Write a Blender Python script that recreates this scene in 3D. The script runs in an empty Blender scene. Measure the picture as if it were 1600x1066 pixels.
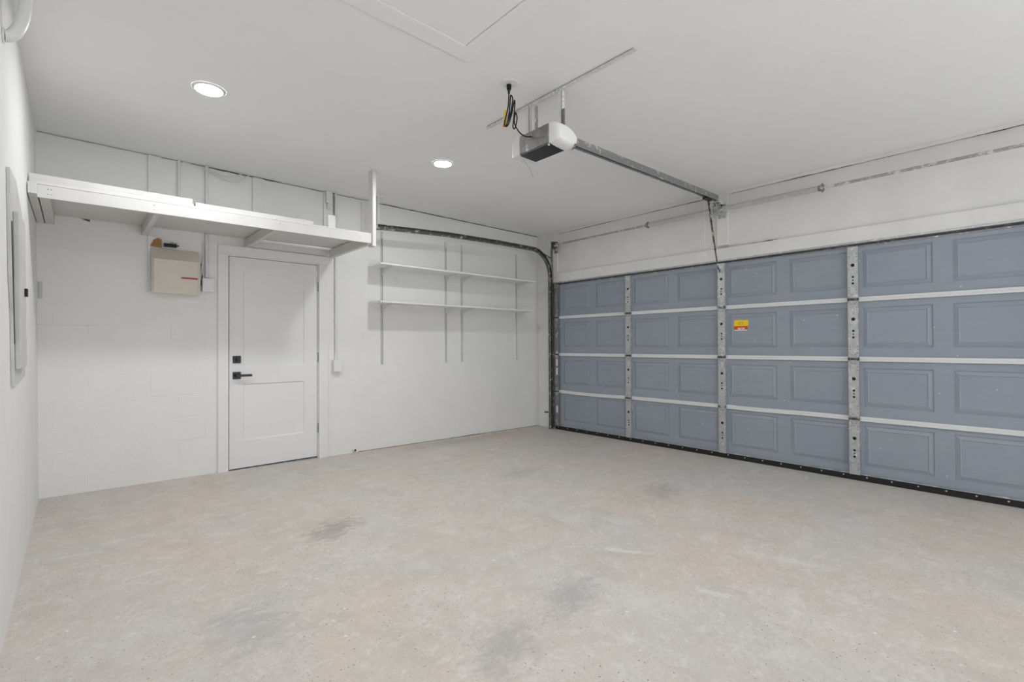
import bpy, bmesh, math, random
from mathutils import Vector, Matrix
random.seed(7)
PI = math.pi

# ------------------------------------------------------------------ camera, world, exposure
scene = bpy.context.scene
col = scene.collection
cam_d = bpy.data.cameras.new('camera'); cam = bpy.data.objects.new('camera', cam_d); col.objects.link(cam)
yaw, pitch, roll = .7388, .0087, -.0044
Fw = Vector((math.sin(yaw)*math.cos(pitch), math.cos(yaw)*math.cos(pitch), math.sin(pitch)))
Rt = Vector((math.cos(yaw), -math.sin(yaw), 0)); Up = Rt.cross(Fw)
Rr = Rt*math.cos(roll) + Up*math.sin(roll); Uu = Up*math.cos(roll) - Rt*math.sin(roll)
m = Matrix((Rr, Uu, -Fw)).transposed().to_4x4(); m.translation = (0, 0, 1.1844)
cam.matrix_world = m
cam_d.sensor_width = 36; cam_d.lens = 747.5/1600*36; cam_d.clip_start = .02
scene.camera = cam

w = bpy.data.worlds.new('world'); scene.world = w; w.use_nodes = True
w.node_tree.nodes['Background'].inputs[0].default_value = (.55, .65, .8, 1)
w.node_tree.nodes['Background'].inputs[1].default_value = .3

vs = scene.view_settings
vs.view_transform = 'Standard'; vs.look = 'None'; vs.gamma = 1; vs.exposure = 0.0; vs.use_curve_mapping = False
LAMP_POWER = 262.0                     # emission strength of the recessed ceiling lamps
LAMPS = [(.63, 3.59), (2.47, 3.64), (.63, .86), (2.50, .66)]

# added fill light, tilted up, outside an added window behind the camera
FILL_POWER = 80.0
ld = bpy.data.lights.new('added_fill_light', 'AREA'); ld.shape = 'RECTANGLE'; ld.size = 4.4; ld.size_y = 1.8; ld.energy = FILL_POWER; ld.color = (.95, .975, 1.0)
lo = bpy.data.objects.new('added_fill_light', ld); col.objects.link(lo); lo.location = (2.6, -2.85, .85); lo.rotation_euler = (PI/2+.42, 0, 0)

# ------------------------------------------------------------------ room numbers (metres)
XL0, XL1 = -.207, -.236                # left wall at floor / at ceiling (it leans a touch)
YB = 5.154                             # back wall
XW = 5.243                             # garage door wall
YR = -2.5                              # wall behind the camera
HC = 2.848                             # ceiling
def fz(x): return -.0126*(x - 1.6)     # the slab falls towards the garage door

# ------------------------------------------------------------------ helpers
class MB:
    def __init__(s): s.v = []; s.f = []; s.mi = []
    def add(s, vs_, fs_, mi=0):
        b = len(s.v); s.v += [tuple(v) for v in vs_]
        s.f += [tuple(i + b for i in f) for f in fs_]; s.mi += [mi]*len(fs_); return s
    def box(s, x0, x1, y0, y1, z0, z1, mi=0):
        v = [(x0,y0,z0),(x1,y0,z0),(x1,y1,z0),(x0,y1,z0),(x0,y0,z1),(x1,y0,z1),(x1,y1,z1),(x0,y1,z1)]
        return s.add(v, [(0,3,2,1),(4,5,6,7),(0,1,5,4),(1,2,6,5),(2,3,7,6),(3,0,4,7)], mi)
    def prism(s, pts, axis, a, b, mi=0):
        """closed outline pts (2D, remaining axes in order) extruded along axis from a to b"""
        def P(p, t):
            if axis == 'x': return (t, p[0], p[1])
            if axis == 'y': return (p[0], t, p[1])
            return (p[0], p[1], t)
        n = len(pts); v = [P(p, a) for p in pts] + [P(p, b) for p in pts]
        f = [tuple(range(n))[::-1], tuple(range(n, 2*n))] + [(i, (i+1) % n, n+(i+1) % n, n+i) for i in range(n)]
        return s.add(v, f, mi)
    def cyl(s, p0, p1, r, n=16, r2=None, mi=0, cap=True):
        p0 = Vector(p0); p1 = Vector(p1); d = (p1-p0).normalized()
        a = d.cross(Vector((0,0,1)) if abs(d.z) < .9 else Vector((1,0,0))).normalized(); b = d.cross(a)
        r2 = r if r2 is None else r2; v = []
        for p, q in ((p0, r), (p1, r2)):
            v += [p + (a*math.cos(2*PI*i/n) + b*math.sin(2*PI*i/n))*q for i in range(n)]
        f = [(i, (i+1) % n, n+(i+1) % n, n+i) for i in range(n)]
        if cap: f += [tuple(range(n))[::-1], tuple(range(n, 2*n))]
        return s.add(v, f, mi)
    def tube(s, path, r, n=8, mi=0):
        path = [Vector(p) for p in path]; v = []; m = len(path); a = None
        for i, p in enumerate(path):
            d = (path[min(i+1, m-1)] - path[max(i-1, 0)]).normalized()
            if a is None: a = d.cross(Vector((0,0,1)) if abs(d.z) < .9 else Vector((1,0,0))).normalized()
            else: a = (a - d*a.dot(d)).normalized()
            b = d.cross(a); q = r[i] if isinstance(r, (list, tuple)) else r
            v += [p + (a*math.cos(2*PI*k/n) + b*math.sin(2*PI*k/n))*q for k in range(n)]
        f = [(i*n+k, i*n+(k+1) % n, (i+1)*n+(k+1) % n, (i+1)*n+k) for i in range(m-1) for k in range(n)]
        f += [tuple(range(n))[::-1], tuple(range((m-1)*n, m*n))]
        return s.add(v, f, mi)
    def sweep(s, path, prof, side, mi=0, closed=True):
        """open/closed 2D profile (u along side vector, v along the in-plane normal) swept along path"""
        path = [Vector(p) for p in path]; side = Vector(side); v = []; m = len(path); n = len(prof)
        for i, p in enumerate(path):
            d = (path[min(i+1, m-1)] - path[max(i-1, 0)]).normalized(); nn = side.cross(d)
            v += [p + side*u + nn*w_ for u, w_ in prof]
        rng = range(n) if closed else range(n-1)
        f = [(i*n+k, i*n+(k+1) % n, (i+1)*n+(k+1) % n, (i+1)*n+k) for i in range(m-1) for k in rng]
        if closed: f += [tuple(range(n))[::-1], tuple(range((m-1)*n, m*n))]
        return s.add(v, f, mi)
    def lathe(s, prof, c, axis='z', n=32, mi=0):
        v = []
        for r, h in prof:
            for k in range(n):
                a = 2*PI*k/n; x, y = r*math.cos(a), r*math.sin(a)
                v.append({'z': (c[0]+x, c[1]+y, c[2]+h), 'y': (c[0]+x, c[1]+h, c[2]+y), 'x': (c[0]+h, c[1]+x, c[2]+y)}[axis])
        m = len(prof)
        f = [(i*n+k, i*n+(k+1) % n, (i+1)*n+(k+1) % n, (i+1)*n+k) for i in range(m-1) for k in range(n)]
        f += [tuple(range(n))[::-1], tuple(range((m-1)*n, m*n))]
        return s.add(v, f, mi)
    def build(s, name, mats, parent=None, bevel=0, smooth=False, seg=2):
        if not isinstance(mats, (list, tuple)): mats = [mats]
        me = bpy.data.meshes.new(name)
        if parent is None:
            xs = [v[0] for v in s.v]; ys = [v[1] for v in s.v]; zs = [v[2] for v in s.v]
            o0 = Vector(((min(xs)+max(xs))/2, (min(ys)+max(ys))/2, min(zs)))
        else: o0 = W[parent]
        me.from_pydata([tuple(Vector(v) - o0) for v in s.v], [], s.f)
        for mt in mats: me.materials.append(mt)
        for p, i in zip(me.polygons, s.mi): p.material_index = i
        bm = bmesh.new(); bm.from_mesh(me); bmesh.ops.recalc_face_normals(bm, faces=bm.faces); bm.to_mesh(me); bm.free()
        if smooth:
            me.polygons.foreach_set('use_smooth', [True]*len(me.polygons))
            try: me.set_sharp_from_angle(angle=math.radians(38))
            except Exception: pass
        o = bpy.data.objects.new(name, me); col.objects.link(o)
        if parent is None: o.location = o0; W[o] = o0
        else: o.parent = parent; W[o] = o0
        if bevel:
            bv = o.modifiers.new('bevel', 'BEVEL'); bv.width = bevel; bv.segments = seg; bv.limit_method = 'ANGLE'; bv.angle_limit = math.radians(40)
        return o
W = {}
def tag(o, label=None, cat=None, group=None, kind=None):
    if label: o['label'] = label
    if cat: o['category'] = cat
    if group: o['group'] = group
    if kind: o['kind'] = kind
    return o
def thing(name, label, cat, loc, group=None, kind=None):
    o = bpy.data.objects.new(name, None); col.objects.link(o); o.location = loc; o.empty_display_size = .05
    W[o] = Vector(loc); return tag(o, label, cat, group, kind)
def struct(o, label=None, cat=None): return tag(o, label, cat, None, 'structure')
def copy_tree(o, delta=None, parent=None):
    c = o.copy(); col.objects.link(c)
    if parent is not None: c.parent = parent
    if delta is not None: c.location = o.location + Vector(delta)
    W[c] = W[o] + (Vector(delta) if delta is not None else Vector((0,0,0)))
    for ch in list(o.children): copy_tree(ch, None, c)
    return c

# perforated plate: outline rectangle with holes, extruded to a thin solid, in its own (u,v) plane
def plate(u0, u1, v0, v1, holes, thick, to3, flange=0):
    """holes: ('c',u,v,r) or ('r',u,v,hu,hv). to3(u,v,t) gives a 3D point. returns MB"""
    bm = bmesh.new(); edges = []
    def loop(pts):
        vv = [bm.verts.new((p[0], p[1], 0)) for p in pts]
        for i in range(len(vv)): edges.append(bm.edges.new((vv[i], vv[(i+1) % len(vv)])))
    loop([(u0,v0),(u1,v0),(u1,v1),(u0,v1)])
    for h in holes:
        if h[0] == 'c':
            n = 12; loop([(h[1]+h[3]*math.cos(2*PI*k/n), h[2]+h[3]*math.sin(2*PI*k/n)) for k in range(n)][::-1])
        else: loop([(h[1]-h[3],h[2]-h[4]),(h[1]-h[3],h[2]+h[4]),(h[1]+h[3],h[2]+h[4]),(h[1]+h[3],h[2]-h[4])])
    bmesh.ops.triangle_fill(bm, use_beauty=True, edges=edges)
    r = bmesh.ops.extrude_face_region(bm, geom=list(bm.faces))
    for g in r['geom']:
        if isinstance(g, bmesh.types.BMVert): g.co.z = thick
    bm.verts.ensure_lookup_table(); bm.verts.index_update()
    mb = MB(); mb.add([to3(v.co.x, v.co.y, v.co.z) for v in bm.verts], [tuple(v.index for v in f.verts) for f in bm.faces])
    bm.free()
    return mb

# ------------------------------------------------------------------ materials
def nd(t, typ, **kw):
    n = t.nodes.new(typ)
    for k, v in kw.items():
        if k.startswith('i_'):
            key = k[2:]; key = int(key) if key.isdigit() else key
            n.inputs[key].default_value = v
        else: setattr(n, k, v)
    return n
def base_mat(name, rgb, rough=.5, metal=0.0, spec=.5):
    m = bpy.data.materials.new(name); m.use_nodes = True; t = m.node_tree; b = t.nodes['Principled BSDF']
    b.inputs['Base Color'].default_value = (*rgb, 1); b.inputs['Roughness'].default_value = rough
    b.inputs['Metallic'].default_value = metal; b.inputs['Specular IOR Level'].default_value = spec
    return m, t, b
def ramp(t, a, b, ca=(0,0,0,1), cb=(1,1,1,1)):
    r = t.nodes.new('ShaderNodeValToRGB'); r.color_ramp.elements[0].position = a; r.color_ramp.elements[1].position = b
    r.color_ramp.elements[0].color = ca; r.color_ramp.elements[1].color = cb; return r
def mix(t, fac, a, b):
    n = t.nodes.new('ShaderNodeMix'); n.data_type = 'RGBA'
    for sock, val in ((n.inputs['Factor'], fac), (n.inputs['A'], a), (n.inputs['B'], b)):
        if isinstance(val, bpy.types.NodeSocket): t.links.new(val, sock)
        elif isinstance(val, (tuple, list)): sock.default_value = (*val, 1) if len(val) == 3 else val
        else: sock.default_value = val
    return n.outputs['Result']
def worldpos(t):
    return t.nodes.new('ShaderNodeNewGeometry').outputs['Position']
def noise(t, vec, scale, detail=4, rough=.5, dist=0):
    n = nd(t, 'ShaderNodeTexNoise'); n.inputs['Scale'].default_value = scale; n.inputs['Detail'].default_value = detail
    n.inputs['Roughness'].default_value = rough; n.inputs['Distortion'].default_value = dist
    t.links.new(vec, n.inputs['Vector']); return n.outputs['Fac']
def maps(t, vec, sc=(1,1,1), loc=(0,0,0), rot=(0,0,0)):
    n = nd(t, 'ShaderNodeMapping'); n.inputs['Scale'].default_value = sc; n.inputs['Location'].default_value = loc; n.inputs['Rotation'].default_value = rot
    t.links.new(vec, n.inputs['Vector']); return n.outputs['Vector']
def math_(t, op, a, b=0.0):
    n = nd(t, 'ShaderNodeMath', operation=op)
    for i, v in enumerate((a, b)):
        if isinstance(v, bpy.types.NodeSocket): t.links.new(v, n.inputs[i])
        else: n.inputs[i].default_value = v
    return n.outputs[0]
def bump(t, b, h, strength, dist):
    n = nd(t, 'ShaderNodeBump'); n.inputs['Strength'].default_value = strength; n.inputs['Distance'].default_value = dist
    t.links.new(h, n.inputs['Height']); t.links.new(n.outputs['Normal'], b.inputs['Normal']); return n

def paint(name, rgb, rough=.5, bscale=60, bstr=.15, bdist=.002, mott=.03):
    m, t, b = base_mat(name, rgb, rough, spec=.3); p = worldpos(t)
    n1 = noise(t, p, 3, 5, .6)
    dark = tuple(c*(1-mott*2) for c in rgb); lite = tuple(min(1, c*(1+mott)) for c in rgb)
    t.links.new(mix(t, ramp_out(t, n1, .3, .7), dark, lite), b.inputs['Base Color'])
    bump(t, b, noise(t, p, bscale, 4, .6), bstr, bdist)
    return m
def ramp_out(t, v, a, b):
    r = ramp(t, a, b); t.links.new(v, r.inputs['Fac']); return r.outputs['Color']

# painted concrete block wall
def block_mat():
    m, t, b = base_mat('painted_block', (.77,.768,.75), .55, spec=.3); p = worldpos(t)
    sep = nd(t, 'ShaderNodeSeparateXYZ'); t.links.new(p, sep.inputs[0])
    cmb = nd(t, 'ShaderNodeCombineXYZ'); t.links.new(sep.outputs['X'], cmb.inputs[0]); t.links.new(sep.outputs['Z'], cmb.inputs[1])
    wob = nd(t, 'ShaderNodeTexNoise'); wob.inputs['Scale'].default_value = 2.2; wob.inputs['Detail'].default_value = 3
    t.links.new(p, wob.inputs['Vector'])
    vm = nd(t, 'ShaderNodeVectorMath', operation='MULTIPLY_ADD'); t.links.new(wob.outputs['Color'], vm.inputs[0])
    vm.inputs[1].default_value = (.012, .012, 0); t.links.new(maps(t, cmb.outputs[0], loc=(.13, .054, 0)), vm.inputs[2])
    br = nd(t, 'ShaderNodeTexBrick'); t.links.new(vm.outputs[0], br.inputs['Vector'])
    br.inputs['Scale'].default_value = 1; br.inputs['Brick Width'].default_value = .406; br.inputs['Row Height'].default_value = .203
    br.inputs['Mortar Size'].default_value = .005; br.inputs['Mortar Smooth'].default_value = 1.0
    br.inputs['Color1'].default_value = (1,1,1,1); br.inputs['Color2'].default_value = (1,1,1,1); br.inputs['Mortar'].default_value = (0,0,0,1)
    fade = ramp_out(t, noise(t, maps(t, p, (1,1,2)), 1.6, 3, .5), .45, .72)      # joints filled with paint here and there
    h = mix(t, fade, (1,1,1), br.outputs['Color'])
    sm = noise(t, p, 34, 5, .65); big = noise(t, p, 4, 3, .5)
    hs = math_(t, 'ADD', math_(t, 'MULTIPLY', h, 1.3), math_(t, 'ADD', math_(t, 'MULTIPLY', sm, .35), math_(t, 'MULTIPLY', big, .9)))
    bump(t, b, hs, .42, .006)
    t.links.new(mix(t, ramp_out(t, noise(t, p, 2.3, 5, .6), .3, .75), (.81,.808,.785), (.845,.843,.825)), b.inputs['Base Color'])
    return m
def concrete_mat():
    m, t, b = base_mat('worn_concrete', (.5,.46,.42), .62, spec=.35); p = worldpos(t)
    big = noise(t, maps(t, p, (1,1,1), rot=(0,0,.6)), .9, 6, .62, .6)
    mid = noise(t, maps(t, p, (1.6,.9,1), loc=(3,1,0)), 2.6, 7, .68, .4)
    fine = noise(t, p, 55, 6, .75)
    c = mix(t, ramp_out(t, big, .38, .58), (.605,.59,.56), (.655,.573,.50))        # grey cement and pinkish tan
    c = mix(t, math_(t, 'MULTIPLY', ramp_out(t, noise(t, maps(t, p, loc=(9,4,0)), 1.7, 6, .65, .5), .52, .72), .55), c, (.72,.70,.67))
    c = mix(t, math_(t, 'MULTIPLY', ramp_out(t, mid, .48, .70), .45), c, (.51,.46,.40))
    c = mix(t, math_(t, 'MULTIPLY', ramp_out(t, fine, .40, .68), .38), c, (.43,.40,.36))
    c = mix(t, math_(t, 'MULTIPLY', ramp_out(t, noise(t, p, 14, 7, .8, .5), .52, .66), .6), c, (.72,.70,.67))
    wisp = noise(t, maps(t, p, (1,1.5,1), rot=(0,0,-.5)), 4.5, 8, .76, .5)
    c = mix(t, math_(t, 'MULTIPLY', ramp_out(t, wisp, .50, .66), .32), c, (.47,.445,.42))
    c = mix(t, math_(t, 'MULTIPLY', ramp_out(t, noise(t, maps(t, p, (1,1.5,1), loc=(5,2,0), rot=(0,0,-.5)), 4.5, 8, .76, .5), .54, .66), .34), c, (.78,.765,.74))
    # trowel / tyre streaks of white paint and dust
    st = noise(t, maps(t, p, (1.3, 9, 1), rot=(0,0,-.35)), 1.6, 5, .7, .3)
    sm = ramp_out(t, noise(t, maps(t, p, loc=(2,7,0)), 1.1, 3), .5, .62)
    c = mix(t, math_(t, 'MULTIPLY', math_(t, 'MULTIPLY', ramp_out(t, st, .60, .72), sm), .6), c, (.76,.75,.73))
    # oil stains at their own places
    sep = nd(t, 'ShaderNodeSeparateXYZ'); t.links.new(p, sep.inputs[0])
    def blob(x, y, rx, ry, ang=0):
        mp = nd(t, 'ShaderNodeMapping', vector_type='TEXTURE'); mp.inputs['Location'].default_value = (x, y, 0)
        mp.inputs['Rotation'].default_value = (0,0,ang); mp.inputs['Scale'].default_value = (rx, ry, 1)
        cx = nd(t, 'ShaderNodeCombineXYZ'); t.links.new(sep.outputs[0], cx.inputs[0]); t.links.new(sep.outputs[1], cx.inputs[1])
        t.links.new(cx.outputs[0], mp.inputs['Vector'])
        ln = nd(t, 'ShaderNodeVectorMath', operation='LENGTH'); t.links.new(mp.outputs[0], ln.inputs[0])
        q = math_(t, 'ADD', ln.outputs['Value'], math_(t, 'MULTIPLY', math_(t, 'SUBTRACT', noise(t, maps(t, p, (1,1.8,1), rot=(0,0,.5)), 12, 7, .80, .4), .5), 4.2))
        r = ramp(t, .25, 1.1, (1,1,1,1), (0,0,0,1)); t.links.new(q, r.inputs['Fac']); return r.outputs['Color']
    for x, y, rx, ry, a, colr, k in ((1.225,3.067,.26,.15,.6,(.26,.23,.22),.55), (1.75,1.50,.24,.13,.3,(.40,.395,.39),.7), (1.25,1.42,.24,.15,.5,(.40,.395,.39),.65),
            (3.6,2.1,.30,.16,.4,(.31,.29,.28),.45), (3.1,3.3,.35,.15,.2,(.33,.31,.30),.35), (.55,2.2,.2,.3,.3,(.37,.37,.38),.4),
            (2.35,1.62,.03,.20,.55,(.72,.71,.68),.8), (2.925,.93,.05,.30,.3,(.68,.67,.64),.6), (1.95,1.25,.12,.20,.4,(.66,.66,.64),.5),
            (1.75,2.54,.05,.12,.5,(.68,.68,.67),.6), (2.27,1.04,.03,.14,.4,(.70,.69,.66),.7), (3.6,4.93,1.3,.20,0,(.50,.41,.36),.65), (2.75,1.9,.08,.14,.5,(.67,.67,.65),.5)):
        c = mix(t, math_(t, 'MULTIPLY', blob(x, y, rx, ry, a), k), c, colr)
    # pits and paint flecks
    def flecks(scale, rad, off):
        v = nd(t, 'ShaderNodeTexVoronoi'); v.inputs['Scale'].default_value = scale; t.links.new(maps(t, p, loc=(off, off*.7, 0)), v.inputs['Vector'])
        r = ramp(t, rad*.6, rad, (1,1,1,1), (0,0,0,1)); t.links.new(v.outputs['Distance'], r.inputs['Fac'])
        sc = nd(t, 'ShaderNodeSeparateColor'); t.links.new(v.outputs['Color'], sc.inputs[0])
        return r.outputs['Color'], sc.outputs[0]
    f1, k1 = flecks(42, .17, 0)
    pits = math_(t, 'MULTIPLY', f1, math_(t, 'GREATER_THAN', k1, .55))
    c = mix(t, math_(t, 'MULTIPLY', pits, math_(t, 'MULTIPLY', ramp_out(t, noise(t, p, 1.5, 3), .30, .60), .9)), c, (.17,.145,.125))
    f1b, k1b = flecks(110, .25, 3)
    c = mix(t, math_(t, 'MULTIPLY', math_(t, 'MULTIPLY', f1b, math_(t, 'GREATER_THAN', k1b, .6)), .5), c, (.24,.21,.19))
    f2, k2 = flecks(11, .09, 5)
    c = mix(t, math_(t, 'MULTIPLY', math_(t, 'MULTIPLY', f2, math_(t, 'GREATER_THAN', k2, .72)), .8), c, (.82,.81,.79))
    t.links.new(c, b.inputs['Base Color'])
    t.links.new(math_(t, 'ADD', math_(t, 'MULTIPLY', mid, .25), .48), b.inputs['Roughness'])
    h = math_(t, 'SUBTRACT', math_(t, 'ADD', math_(t, 'MULTIPLY', fine, .5), mid), math_(t, 'MULTIPLY', pits, .8))
    bump(t, b, h, .22, .004)
    return m
def steel_mat(name, rgb, rough=.42, metal=.85, paint_spots=0.0, var=.18, dark=(.12,.12,.12)):
    m, t, b = base_mat(name, rgb, rough, metal); p = worldpos(t)
    n = noise(t, p, 38, 5, .7)
    lo = tuple(c*(1-var) for c in rgb); hi = tuple(min(1, c*(1+var)) for c in rgb)
    c = mix(t, ramp_out(t, n, .3, .7), lo, hi)
    if paint_spots:
        s = ramp_out(t, noise(t, maps(t, p, loc=(4,2,1)), 16, 6, .75), .58-paint_spots*.2, .66-paint_spots*.2)
        c = mix(t, s, c, (.72,.72,.70))
        t.links.new(mix(t, s, (metal,)*3, (0,0,0)), b.inputs['Metallic'])
    t.links.new(c, b.inputs['Base Color']); bump(t, b, n, .08, .001)
    return m
def doorblue_mat():
    m, t, b = base_mat('blue_grey_door_paint', (.26,.30,.345), .42, spec=.45); p = worldpos(t)
    big = noise(t, p, 2.2, 5, .6); st = noise(t, maps(t, p, (1,1.2,14)), 3, 5, .7)
    c = mix(t, ramp_out(t, big, .3, .7), (.285,.325,.378), (.318,.357,.405))
    c = mix(t, math_(t, 'MULTIPLY', ramp_out(t, st, .5, .75), .25), c, (.235,.265,.31))
    v = nd(t, 'ShaderNodeTexVoronoi'); v.inputs['Scale'].default_value = 9; t.links.new(p, v.inputs['Vector'])
    r = ramp(t, .03, .06, (1,1,1,1), (0,0,0,1)); t.links.new(v.outputs['Distance'], r.inputs['Fac'])
    sc = nd(t, 'ShaderNodeSeparateColor'); t.links.new(v.outputs['Color'], sc.inputs[0])
    c = mix(t, math_(t, 'MULTIPLY', r.outputs['Color'], math_(t, 'GREATER_THAN', sc.outputs[0], .6)), c, (.66,.68,.70))
    t.links.new(c, b.inputs['Base Color'])
    bump(t, b, math_(t, 'ADD', noise(t, maps(t, p, (1,1,12)), 18, 5, .7), noise(t, p, 120, 3)), .10, .002)
    return m
def plain(name, rgb, rough=.5, metal=0.0, spec=.4): return base_mat(name, rgb, rough, metal, spec)[0]

M = {}
M['block'] = block_mat()
M['plaster'] = paint('textured_wall_paint', (.85,.85,.84), .6, 120, .30, .003, .015)
M['ceiling'] = paint('ceiling_paint', (.94,.94,.94), .75, 90, .10, .002, .008)
M['board'] = paint('header_board_paint', (.82,.815,.79), .55, 40, .15, .002, .03)
M['white_wood'] = paint('painted_lumber', (.70,.695,.68), .5, 30, .25, .003, .05)
M['furring'] = paint('furring_paint', (.81,.805,.79), .5, 40, .2, .002, .03)
M['shelf'] = paint('shelf_white_paint', (.88,.88,.865), .45, 30, .1, .002, .015)
M['deck_wood'] = paint('painted_plywood', (.74,.725,.705), .6, 22, .2, .003, .04)
M['trim'] = paint('door_trim_paint', (.82,.82,.81), .4, 50, .04, .001, .008)
M['door'] = paint('door_white_paint', (.81,.81,.805), .38, 50, .03, .001, .008)
M['white_metal'] = paint('white_enamel', (.78,.78,.77), .4, 60, .05, .001, .02)
M['white_plastic'] = plain('white_plastic', (.82,.82,.81), .35)
M['floor'] = concrete_mat()
M['blue'] = doorblue_mat()
M['galv'] = steel_mat('galvanised_steel', (.50,.51,.52), .42, .55, .12)
M['galv_dark'] = steel_mat('dull_galvanised_steel', (.27,.27,.27), .45, .6, .10)
M['track'] = steel_mat('track_steel', (.15,.15,.145), .42, .6, .12, .3)
M['dark_iron'] = steel_mat('dark_iron', (.085,.082,.078), .5, .5, .12, .3)
M['spring'] = steel_mat('oversprayed_spring_steel', (.66,.65,.63), .5, .1, .2, .08)
M['shaft'] = steel_mat('oversprayed_shaft', (.40,.39,.38), .5, .2, .35)
M['rail_paint'] = paint('strut_white_paint', (.74,.75,.76), .4, 40, .08, .001, .02)
M['black'] = plain('matte_black_metal_and_gap_shade', (.012,.012,.014), .35)  # black metal parts, and the painted shadow gap on the breaker panel
M['rubber'] = plain('black_rubber_and_hole_shade', (.012,.012,.012), .6)  # rubber parts, and the dark painted behind the stile holes
M['dark_plastic'] = plain('dark_plastic', (.012,.013,.02), .3)
M['crack'] = paint('open_joint', (.12,.11,.10), .9, 40, .1, .001, .2)
M['opener_steel'] = steel_mat('opener_steel', (.30,.30,.30), .38, .75, .03, .22)
M['rail_steel'] = steel_mat('opener_rail_steel', (.36,.36,.36), .35, .8, .10, .08)
M['cream'] = paint('cream_enamel', (.70,.645,.56), .35, 60, .03, .001, .015)
M['red'] = plain('red_label', (.42,.02,.04), .4)
M['ink'] = plain('dark_label_ink', (.05,.01,.01), .5)
M['brown'] = paint('kraft_brown', (.38,.20,.09), .8, 60, .2, .002, .1)
M['yellow'] = plain('yellow_label', (.90,.62,.02), .45)
M['orange'] = plain('orange_label', (.85,.22,.01), .45)
M['redorange'] = plain('red_orange_label', (.62,.07,.02), .45)
M['print_brown'] = plain('label_print_brown', (.60,.33,.01), .5)
M['chrome'] = plain('satin_nickel', (.45,.45,.45), .3, .9)
M['panel_grey'] = paint('oversprayed_panel_and_slot_shade', (.62,.62,.61), .5, 30, .25, .003, .06)  # panel paint, and the painted shade in the shelf standard slots
lm, lt, lb = base_mat('lamp_diffuser', (.9,.9,.9), .5)
lb.inputs['Emission Color'].default_value = (.985, .99, 1, 1); lb.inputs['Emission Strength'].default_value = LAMP_POWER
M['lamp'] = lm

# ------------------------------------------------------------------ the shell
T = .15
mb = MB(); x0, x1, y0, y1 = -.5, XW+.9, YR-.2, YB+.2
mb.add([(x0,y0,fz(x0)),(x1,y0,fz(x1)),(x1,y1,fz(x1)),(x0,y1,fz(x0)),(x0,y0,-.3),(x1,y0,-.3),(x1,y1,-.3),(x0,y1,-.3)],
       [(0,1,2,3),(4,7,6,5),(0,4,5,1),(1,5,6,2),(2,6,7,3),(3,7,4,0)])
struct(mb.build('floor', M['floor']), 'worn pinkish grey concrete garage floor with stains and flecks', 'floor')

mb = MB(); mb.box(-.5, XW+.3, YR-.2, YB+.2, HC, HC+.1)
struct(mb.build('ceiling', M['ceiling']), 'smooth white painted garage ceiling', 'ceiling')

# back wall with the entry door opening
DL, DR, DT = 1.058, 1.909, 2.057
mb = MB(); mb.box(XL0-.1, DL, YB, YB+T, -.12, HC); mb.box(DR, XW, YB, YB+T, -.12, HC); mb.box(DL, DR, YB, YB+T, DT, HC)
mb.box(DL-.02, DR+.02, YB+T, YB+T+.02, -.1, DT+.02)
struct(mb.build('wall_back', M['block']), 'white painted concrete block wall behind the entry door', 'wall')

# left wall, leaning very slightly
mb = MB()
mb.add([(XL0-T,YR,-.1),(XL0,YR,-.1),(XL0,YB,-.1),(XL0-T,YB,-.1),(XL1-T,YR,HC),(XL1,YR,HC),(XL1,YB,HC),(XL1-T,YB,HC)],
       [(0,3,2,1),(4,5,6,7),(0,1,5,4),(1,2,6,5),(2,3,7,6),(3,0,4,7)])
struct(mb.build('wall_left', M['plaster']), 'white textured wall at the left edge of the photo', 'wall')
mb = MB(); mb.box(-.5, .5, YR-T, YR, -.12, HC); mb.box(4.7, XW+.3, YR-T, YR, -.12, HC); mb.box(.5, 4.7, YR-T, YR, -.12, .06); mb.box(.5, 4.7, YR-T, YR, 1.96, HC)
struct(mb.build('wall_rear', M['plaster']), 'white plastered wall behind the camera', 'wall')

wn = thing('added_window_1', 'added wide white framed window for fill light in the wall behind the camera', 'window', (2.6, YR-.1, .06), kind='structure')  # unseen window, added to let the fill light in
mb = MB(); mb.box(.5, .56, YR-.12, YR-.04, .06, 1.96); mb.box(4.64, 4.7, YR-.12, YR-.04, .06, 1.96); mb.box(.56, 4.64, YR-.12, YR-.04, .06, .12); mb.box(.56, 4.64, YR-.12, YR-.04, 1.90, 1.96)
mb.build('added_window_frame', M['trim'], wn)
MB().box(2.57, 2.63, YR-.11, YR-.05, .12, 1.90).build('added_mullion', M['trim'], wn)
# garage door wall
GY0, GY1, GT = -.11, 4.835, 2.095      # opening
mb = MB()
mb.box(XW, XW+T, GY1, YB+T, -.12, HC); mb.box(XW, XW+T, YR, GY0, -.12, HC); mb.box(XW+.012, XW+T, GY0, GY1, GT, HC)
struct(mb.build('wall_right', M['board']), 'off-white wall above and beside the blue-grey garage door', 'wall')
# jamb stops behind the sectional door, so that no outside light passes
mb = MB(); mb.box(XW+.055, XW+.10, GY0-.02, GY1+.02, GT-.075, GT+.02); mb.box(XW+.055, XW+.10, GY1-.07, GY1+.02, -.1, GT); mb.box(XW+.055, XW+.10, GY0-.02, GY0+.07, -.1, GT)
struct(mb.build('trim_1', M['galv_dark']), 'dark grey stop moulding around the garage door opening', 'door stop')
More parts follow.
